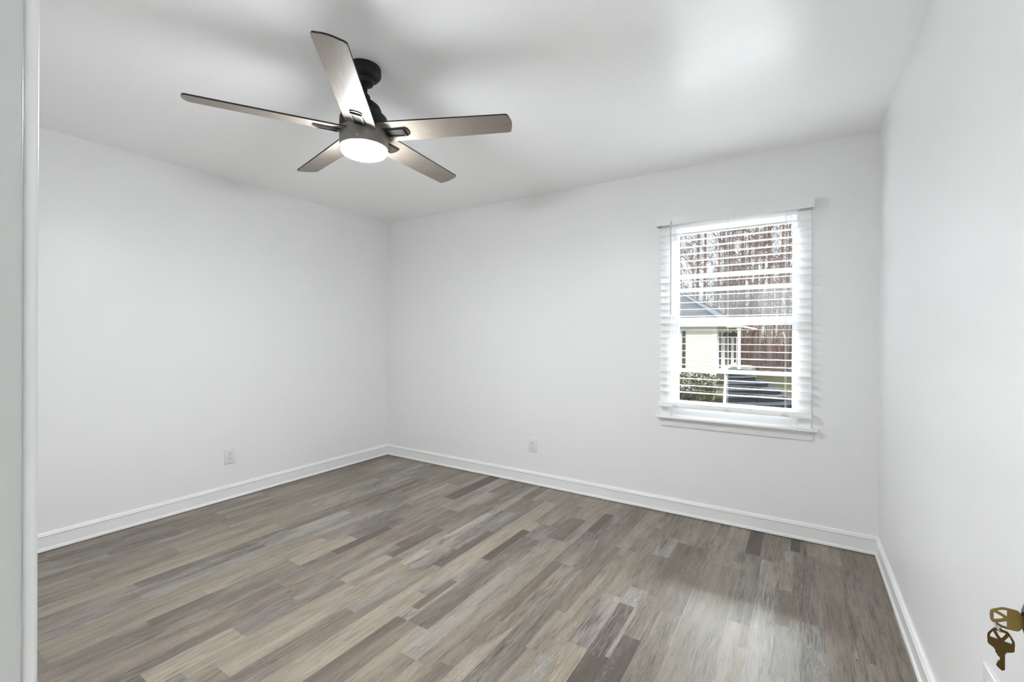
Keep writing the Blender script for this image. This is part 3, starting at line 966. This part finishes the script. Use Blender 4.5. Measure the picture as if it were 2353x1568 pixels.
# porch roof running on along the right-hand side, its ceiling and posts
bm = B(); box(bm, HXR, -2.15, HYF - 0.1, HYB, HZE - 0.10, HZE - 0.02)
hpart('porch_ceiling', bm, M['soffit'])
for (px_, py_) in ((-2.36, 23.05), (-2.36, 31.0)):
    bm = B(); box(bm, px_ - 0.06, px_ + 0.06, py_ - 0.06, py_ + 0.06, GZ + 0.3, HZE - 0.1)
    box(bm, px_ - 0.09, px_ + 0.09, py_ - 0.09, py_ + 0.09, HZE - 0.22, HZE - 0.1); box(bm, px_ - 0.09, px_ + 0.09, py_ - 0.09, py_ + 0.09, GZ + 0.3, GZ + 0.45)
    hpart('porch_post', bm, M['house_white'])
bm = B(); box(bm, HXR, -2.2, HYF - 0.05, HYB, GZ, GZ + 0.3)
hpart('porch_deck', bm, M['concrete'])
# front corner board and the shuttered window at the left
bm = B(); box(bm, HXR - 0.16, HXR + 0.02, HYF - 0.03, HYF + 0.12, GZ, HZE - 0.02)
hpart('corner_board', bm, M['house_white'])
bm = B()
for x0, x1, z0, z1 in ((-6.65, -6.5, -0.5, 1.5), (-5.07, -4.89, -0.5, 1.5), (-6.65, -4.89, 1.5, 1.62), (-6.65, -4.89, -0.62, -0.5)): box(bm, x0, x1, HYF - 0.06, HYF + 0.01, z0, z1)
hw = hpart('house_window', bm, M['house_white'])
bm = B(); box(bm, -6.5, -5.07, HYF - 0.03, HYF + 0.01, -0.5, 1.5)
hpart('window_glass', bm, M['dark_pane'], hw)
bm = B(); box(bm, -4.83, -4.69, HYF - 0.05, HYF + 0.01, -0.6, 1.55)
for i in range(22): box(bm, -4.815, -4.705, HYF - 0.065, HYF - 0.05, -0.55 + i * 0.095, -0.50 + i * 0.095)
hpart('shutter', bm, M['shutter'])
# openings along the porch wall: narrow lit trim between dark panes
for y0, y1 in ((23.5, 24.15), (25.6, 26.5), (27.0, 27.9), (29.3, 30.3)):
    bm = B(); box(bm, HXR - 0.01, HXR + 0.03, y0 - 0.15, y1 + 0.15, GZ + 0.32, HZE - 0.12)
    w_ = hpart('side_window', bm, M['house_white'])
    bm = B(); box(bm, HXR, HXR + 0.04, y0, y1, GZ + 0.5, HZE - 0.3)
    hpart('window_glass', bm, M['dark_pane'], w_)

# two hanging baskets under the porch ceiling
rnd = random.Random(3)
for i, (x, y, lab) in enumerate(((-3.0, 24.1, 'dark hanging plant under the porch ceiling, nearer the house corner'), (-2.70, 23.9, 'dark hanging plant under the porch ceiling, beside the white post'))):
    t = empty('hanging_plant', (x, y, HZE - 0.10)); tag(t, lab, 'plant', 'hanging porch plants')
    bm = B(); lathe(bm, [(0, -0.42), (0.06, -0.42), (0.10, -0.34), (0.11, -0.30), (0, -0.30)], 14); obj('basket', bm, M['shutter'], t)
    bm = B()
    for k in range(3):
        a = 2 * PI * k / 3; tube(bm, [(0.10 * math.cos(a), 0.10 * math.sin(a), -0.30), (0, 0, 0)], 0.006, 4)
    obj('hanger', bm, M['shutter'], t)
    bm = B()
    for k in range(140):
        a = rnd.uniform(0, 2 * PI); r = rnd.uniform(0.02, 0.2); z = -0.24 - 0.55 * r + rnd.uniform(-0.08, 0.08)
        c = Vector((r * math.cos(a), r * math.sin(a), z)); d1 = Vector((rnd.uniform(-1, 1), rnd.uniform(-1, 1), rnd.uniform(-1, 1))).normalized() * 0.05
        d2 = d1.orthogonal().normalized() * 0.018
        bm.faces.new([bm.verts.new(c + q) for q in (-d1, d2, d1, -d2)])
    obj('foliage', bm, M['fern'], t)

# curved dark steps, seen square-on from the room: local x to the right, local y away
steps = empty('garden_steps', (0, 0, 0), YAW)
tag(steps, 'dark slate garden steps with rounded right ends', 'steps')
def tier(k, d0, xl, xr, z0, z1, d1):
    """slab from x = xl to xr whose right end is a quarter ellipse bulging towards the viewer"""
    def outline(x1, dd0):
        pts = [(7.50, d1), (xl, dd0)]
        for i in range(13):
            a = -PI / 2 + (PI / 2) * i / 12
            pts.append((x1 - 1.0 + 1.0 * math.cos(a), dd0 + 0.50 + 0.50 * math.sin(a)))
        pts.append((x1, d1))
        return pts
    bm = B()
    prism(bm, outline(xr, d0), [], z0, z1 - 0.035)
    obj('step_riser', bm, M['step_dark'], steps, 30)
    bm = B()
    o_ = outline(xr + 0.03, d0 - 0.03)
    prism(bm, o_, [], z1 - 0.035, z1, mi=0)
    bm.normal_update()
    for f in bm.faces:
        if abs(f.normal.z) < 0.5: f.material_index = 1
    obj('step_tread', bm, [M['step_top'], M['nosing']], steps, 30)
TZ = [-0.60, -0.447, -0.297, -0.147, 0.003, 0.150]
TD = [12.55, 13.02, 13.44, 13.86, 14.28, 14.70]
TX = [8.23, 8.20, 8.29, 8.13, 7.95, 7.97]
TL = [5.905, 6.14, 6.38, 6.61, 6.84, 7.07]
for k in range(6):
    tier(k, TD[k], TL[k], TX[k], (GZ - 0.02) if k == 0 else TZ[k - 1], TZ[k], 15.6)
bm = B()
a = [(5.78, 12.35), (5.87, 12.35), (7.37, 15.4), (7.27, 15.4)]
lo = [bm.verts.new((x, y, GZ)) for x, y in a]
zt = [-0.58, -0.58, 0.20, 0.20]
hi = [bm.verts.new((x, y, z)) for (x, y), z in zip(a, zt)]
bm.faces.new(lo); bm.faces.new(hi)
for i in range(4): bm.faces.new((lo[i], lo[(i + 1) % 4], hi[(i + 1) % 4], hi[i]))
obj('step_cheek', bm, M['concrete'], steps)

# clipped hedge left of the steps
def hedge():
    rnd = random.Random(21)
    root = empty('hedge', (0, 0, 0), YAW)
    tag(root, 'clipped green hedge in front of the cream house, left of the steps', 'hedge')
    x0, x1, d0, d1, z1 = 1.6, 5.66, 12.6, 15.2, -0.02
    bm = B(); box(bm, x0, x1 - 0.35, d0 + 0.2, d1 - 0.2, GZ, z1 - 0.15, 0.2, 3)
    obj('branch_core', bm, M['shutter'], root)
    bm = B(); ls = bm.faces.layers.float.new('shade')
    def leaf(c, sz):
        d1_ = Vector((rnd.uniform(-1, 1), rnd.uniform(-1, 1), rnd.uniform(-0.6, 1))).normalized()
        d2_ = d1_.orthogonal().normalized(); d2_ = Matrix.Rotation(rnd.uniform(0, 6.28), 3, d1_) @ d2_
        f = bm.faces.new([bm.verts.new(c + q) for q in (-d1_ * sz, d2_ * sz * 0.5, d1_ * sz, -d2_ * sz * 0.5)])
        f[ls] = min(1, max(0, rnd.gauss(0.5, 0.25)))
    for i in range(20000):
        s = rnd.random()
        wob = rnd.gauss(0, 0.05)
        if s < 0.45:      # top
            x = rnd.uniform(x0, x1); y = rnd.uniform(d0, d1); z = z1 + 0.06 * math.sin(x * 5 + y * 3) - 0.12 * max(0, (x - x1 + 0.4) / 0.4) ** 2 + wob
        elif s < 0.85:    # front
            x = rnd.uniform(x0, x1); z = rnd.uniform(GZ + 0.02, z1); y = d0 + 0.05 * math.sin(x * 4 + z * 6) + wob
        else:             # right end
            y = rnd.uniform(d0, d1); z = rnd.uniform(GZ + 0.02, z1); x = x1 - 0.10 + 0.06 * math.sin(y * 4 + z * 5) + wob
        x += (y - 12.6) * 0.47 * (x - x0) / (x1 - x0)
        leaf(Vector((x, y, z)), rnd.uniform(0.022, 0.042))
    obj('foliage', bm, M['hedge'], root)
hedge()

# bare winter trees
def tree_kind(seed, h, r, first, nlimb, spread, forked=False):
    """returns (trunk mesh, branch mesh); base at the origin"""
    rnd = random.Random(seed)
    tb, bb = B(), B()
    lean = Vector((rnd.uniform(-0.03, 0.03), rnd.uniform(-0.03, 0.03), 0))
    def stem(base, h, r, lean):
        pts, rs = [], []
        for i in range(9):
            u = i / 8
            pts.append(base + Vector((lean.x * h * u + 0.06 * math.sin(3 * u + seed), lean.y * h * u + 0.06 * math.cos(4 * u + seed), h * u - 0.1)))
            rs.append(r * (1 - 0.72 * u) * (1.25 if i == 0 else 1))
        tube(tb, pts, rs, 9, mi=0)
        return pts, rs
    stems = [stem(Vector((0, 0, 0)), h, r, lean)]
    if forked: stems.append(stem(Vector((r * 1.25, 0.1, 0)), h * 0.95, r * 0.8, lean + Vector((0.035, 0, 0))))
    def grow(p, d, ln, rad, lvl):
        n = 4
        pts = [p]; rs = [rad]
        q = p.copy(); dd = d.copy()
        for i in range(n):
            dd = (dd + Vector((rnd.uniform(-.22, .22), rnd.uniform(-.22, .22), rnd.uniform(-.08, .2)))).normalized()
            q = q + dd * (ln / n); pts.append(q.copy()); rs.append(rad * (1 - 0.75 * (i + 1) / n))
        tube(bb, pts, rs, 4 if lvl < 2 else 3, cap=False)
        if lvl >= 3: return
        kids = (0, 5, 4, 0)[lvl] if lvl else 0
        kids = {0: 7, 1: 5, 2: 3}[lvl]
        for k in range(kids):
            t = rnd.uniform(0.25, 1.0); i = min(int(t * n), n - 1)
            pp = pts[i].lerp(pts[i + 1], t * n - i)
            ax = dd.orthogonal(); ax = Matrix.Rotation(rnd.uniform(0, 6.28), 3, dd) @ ax
            nd_ = (dd * 0.75 + ax.normalized() * rnd.uniform(0.5, 0.9) + Vector((0, 0, 0.15))).normalized()
            grow(pp, nd_, ln * rnd.uniform(0.4, 0.62), max(0.009, rad * 0.45), lvl + 1)
    for pts, rs in stems:
        for k in range(nlimb):
            u = first + (1 - first) * (k + rnd.random()) / nlimb
            i = min(int(u * 8), 7); p = pts[i].lerp(pts[i + 1], u * 8 - i)
            a = rnd.uniform(0, 2 * PI)
            d = Vector((math.cos(a) * spread, math.sin(a) * spread, rnd.uniform(0.25, 0.9))).normalized()
            grow(p, d, h * rnd.uniform(0.14, 0.26) * (1.25 - u * 0.6), max(0.015, rs[i] * 0.38), 0)
    out = []
    for nm, bmx in (('tree_trunk', tb), ('branches', bb)):
        me = bpy.data.meshes.new(nm); bmesh.ops.recalc_face_normals(bmx, faces=bmx.faces); bmx.to_mesh(me); bmx.free(); out.append(me)
    out[0].polygons.foreach_set('use_smooth', [True] * len(out[0].polygons))
    return out
KIND = {'pine': tree_kind(1, 19, 0.17, 0.42, 9, 0.9), 'twin': tree_kind(2, 18, 0.145, 0.30, 8, 0.8, True), 'oak': tree_kind(3, 15, 0.13, 0.16, 11, 1.0),
        'thin': tree_kind(4, 13, 0.085, 0.18, 10, 0.9), 'brushy': tree_kind(6, 9, 0.07, 0.10, 13, 1.0)}
for kname, (a, b_) in KIND.items():
    a.materials.append(M['bark'] if kname in ('pine', 'twin') else M['bark_grey']); b_.materials.append(M['twig'])
def tree(kind, x, y, rz, sc, label, group):
    t = link('bare_tree', KIND[kind][0]); t.location = (x, y, GZ); t.rotation_euler = (0, 0, rz); t.scale = (sc, sc, sc)
    tag(t, label, 'tree', group)
    link('branches', KIND[kind][1], t)
    return t
def ray_xy(px, d):
    """ground point seen in column px at distance d along the optical axis"""
    X = (px - 1176.5) / 1036.19 * d
    return X * math.cos(YAW) - d * math.sin(YAW), X * math.sin(YAW) + d * math.cos(YAW)
G1 = 'trees standing at the edge of the woods'
hero_trees = [('twin', 1731, 27.0, 0.3, 1.0, 'thick twin-trunk tree at the wood edge, the widest trunk in the window'),
              ('pine', 1770, 29.0, 1.9, 0.85, 'brown straight trunk just right of the twin-trunk tree'),
              ('pine', 1789, 33.0, 4.0, 0.75, 'slimmer dark trunk second to the right of the twin-trunk tree'),
              ('thin', 1805, 27.5, 2.2, 1.1, 'thin grey trunk nearest the right edge of the window glass'),
              ('oak', 1680, 30.0, 0.9, 1.05, 'spreading bare tree rising behind the porch of the cream house'),
              ('oak', 1620, 35.0, 5.1, 1.1, 'wide bare tree rising behind the grey hip roof'),
              ('pine', 1701, 36.0, 3.0, 0.8, 'slim brown trunk just left of the twin-trunk tree')]
for k_, px_, d_, rz_, s_, lab in hero_trees:
    x, y = ray_xy(px_, d_); tree(k_, x, y, rz_, s_, lab, G1)
rnd = random.Random(77)
G2 = 'bare trees deep in the woods'
n = 0
while n < 72:
    px_ = rnd.uniform(1380, 2000); d_ = 31 + 45 * rnd.random() ** 0.9
    x, y = ray_xy(px_, d_)
    if y < 33.5: continue
    k_ = rnd.choices(['pine', 'oak', 'thin', 'brushy'], [1.2, 3, 5, 5])[0]
    tree(k_, x, y, rnd.uniform(0, 6.28), rnd.uniform(0.75, 1.2), 'bare winter tree deep in the woods beyond the cream house', G2)
    n += 1

# undergrowth: saplings and brush nobody could count
bm = B()
for i in range(3800):
    px_ = rnd.uniform(1350, 2050); d_ = 29 + 45 * rnd.random()
    x, y = ray_xy(px_, d_)
    if y < 29.8 or (y < 32 and x < -2.0): continue
    h = rnd.uniform(0.6, 2.6) if rnd.random() < 0.8 else rnd.uniform(2.6, 7)
    p = Vector((x, y, GZ)); a = Vector((rnd.uniform(-.25, .25), rnd.uniform(-.25, .25), 1)) * h
    w = Vector((rnd.uniform(0.012, 0.045), 0, 0))
    tube(bm, [p, p + a * 0.5 + Vector((rnd.uniform(-.1, .1), 0, 0)), p + a], [w.x, w.x * 0.8, w.x * 0.3], 3, cap=False)
    for k in range(3):
        u = rnd.uniform(0.3, 0.95); q = p + a * u
        tube(bm, [q, q + Vector((rnd.uniform(-.5, .5), rnd.uniform(-.3, .3), rnd.uniform(.1, .5))) * h * 0.35], [w.x * 0.5, w.x * 0.2], 3, cap=False)
ug = obj('undergrowth', bm, M['brush'])
tag(ug, 'tangled reddish brown brush and saplings on the woodland floor', 'undergrowth', kind='stuff')
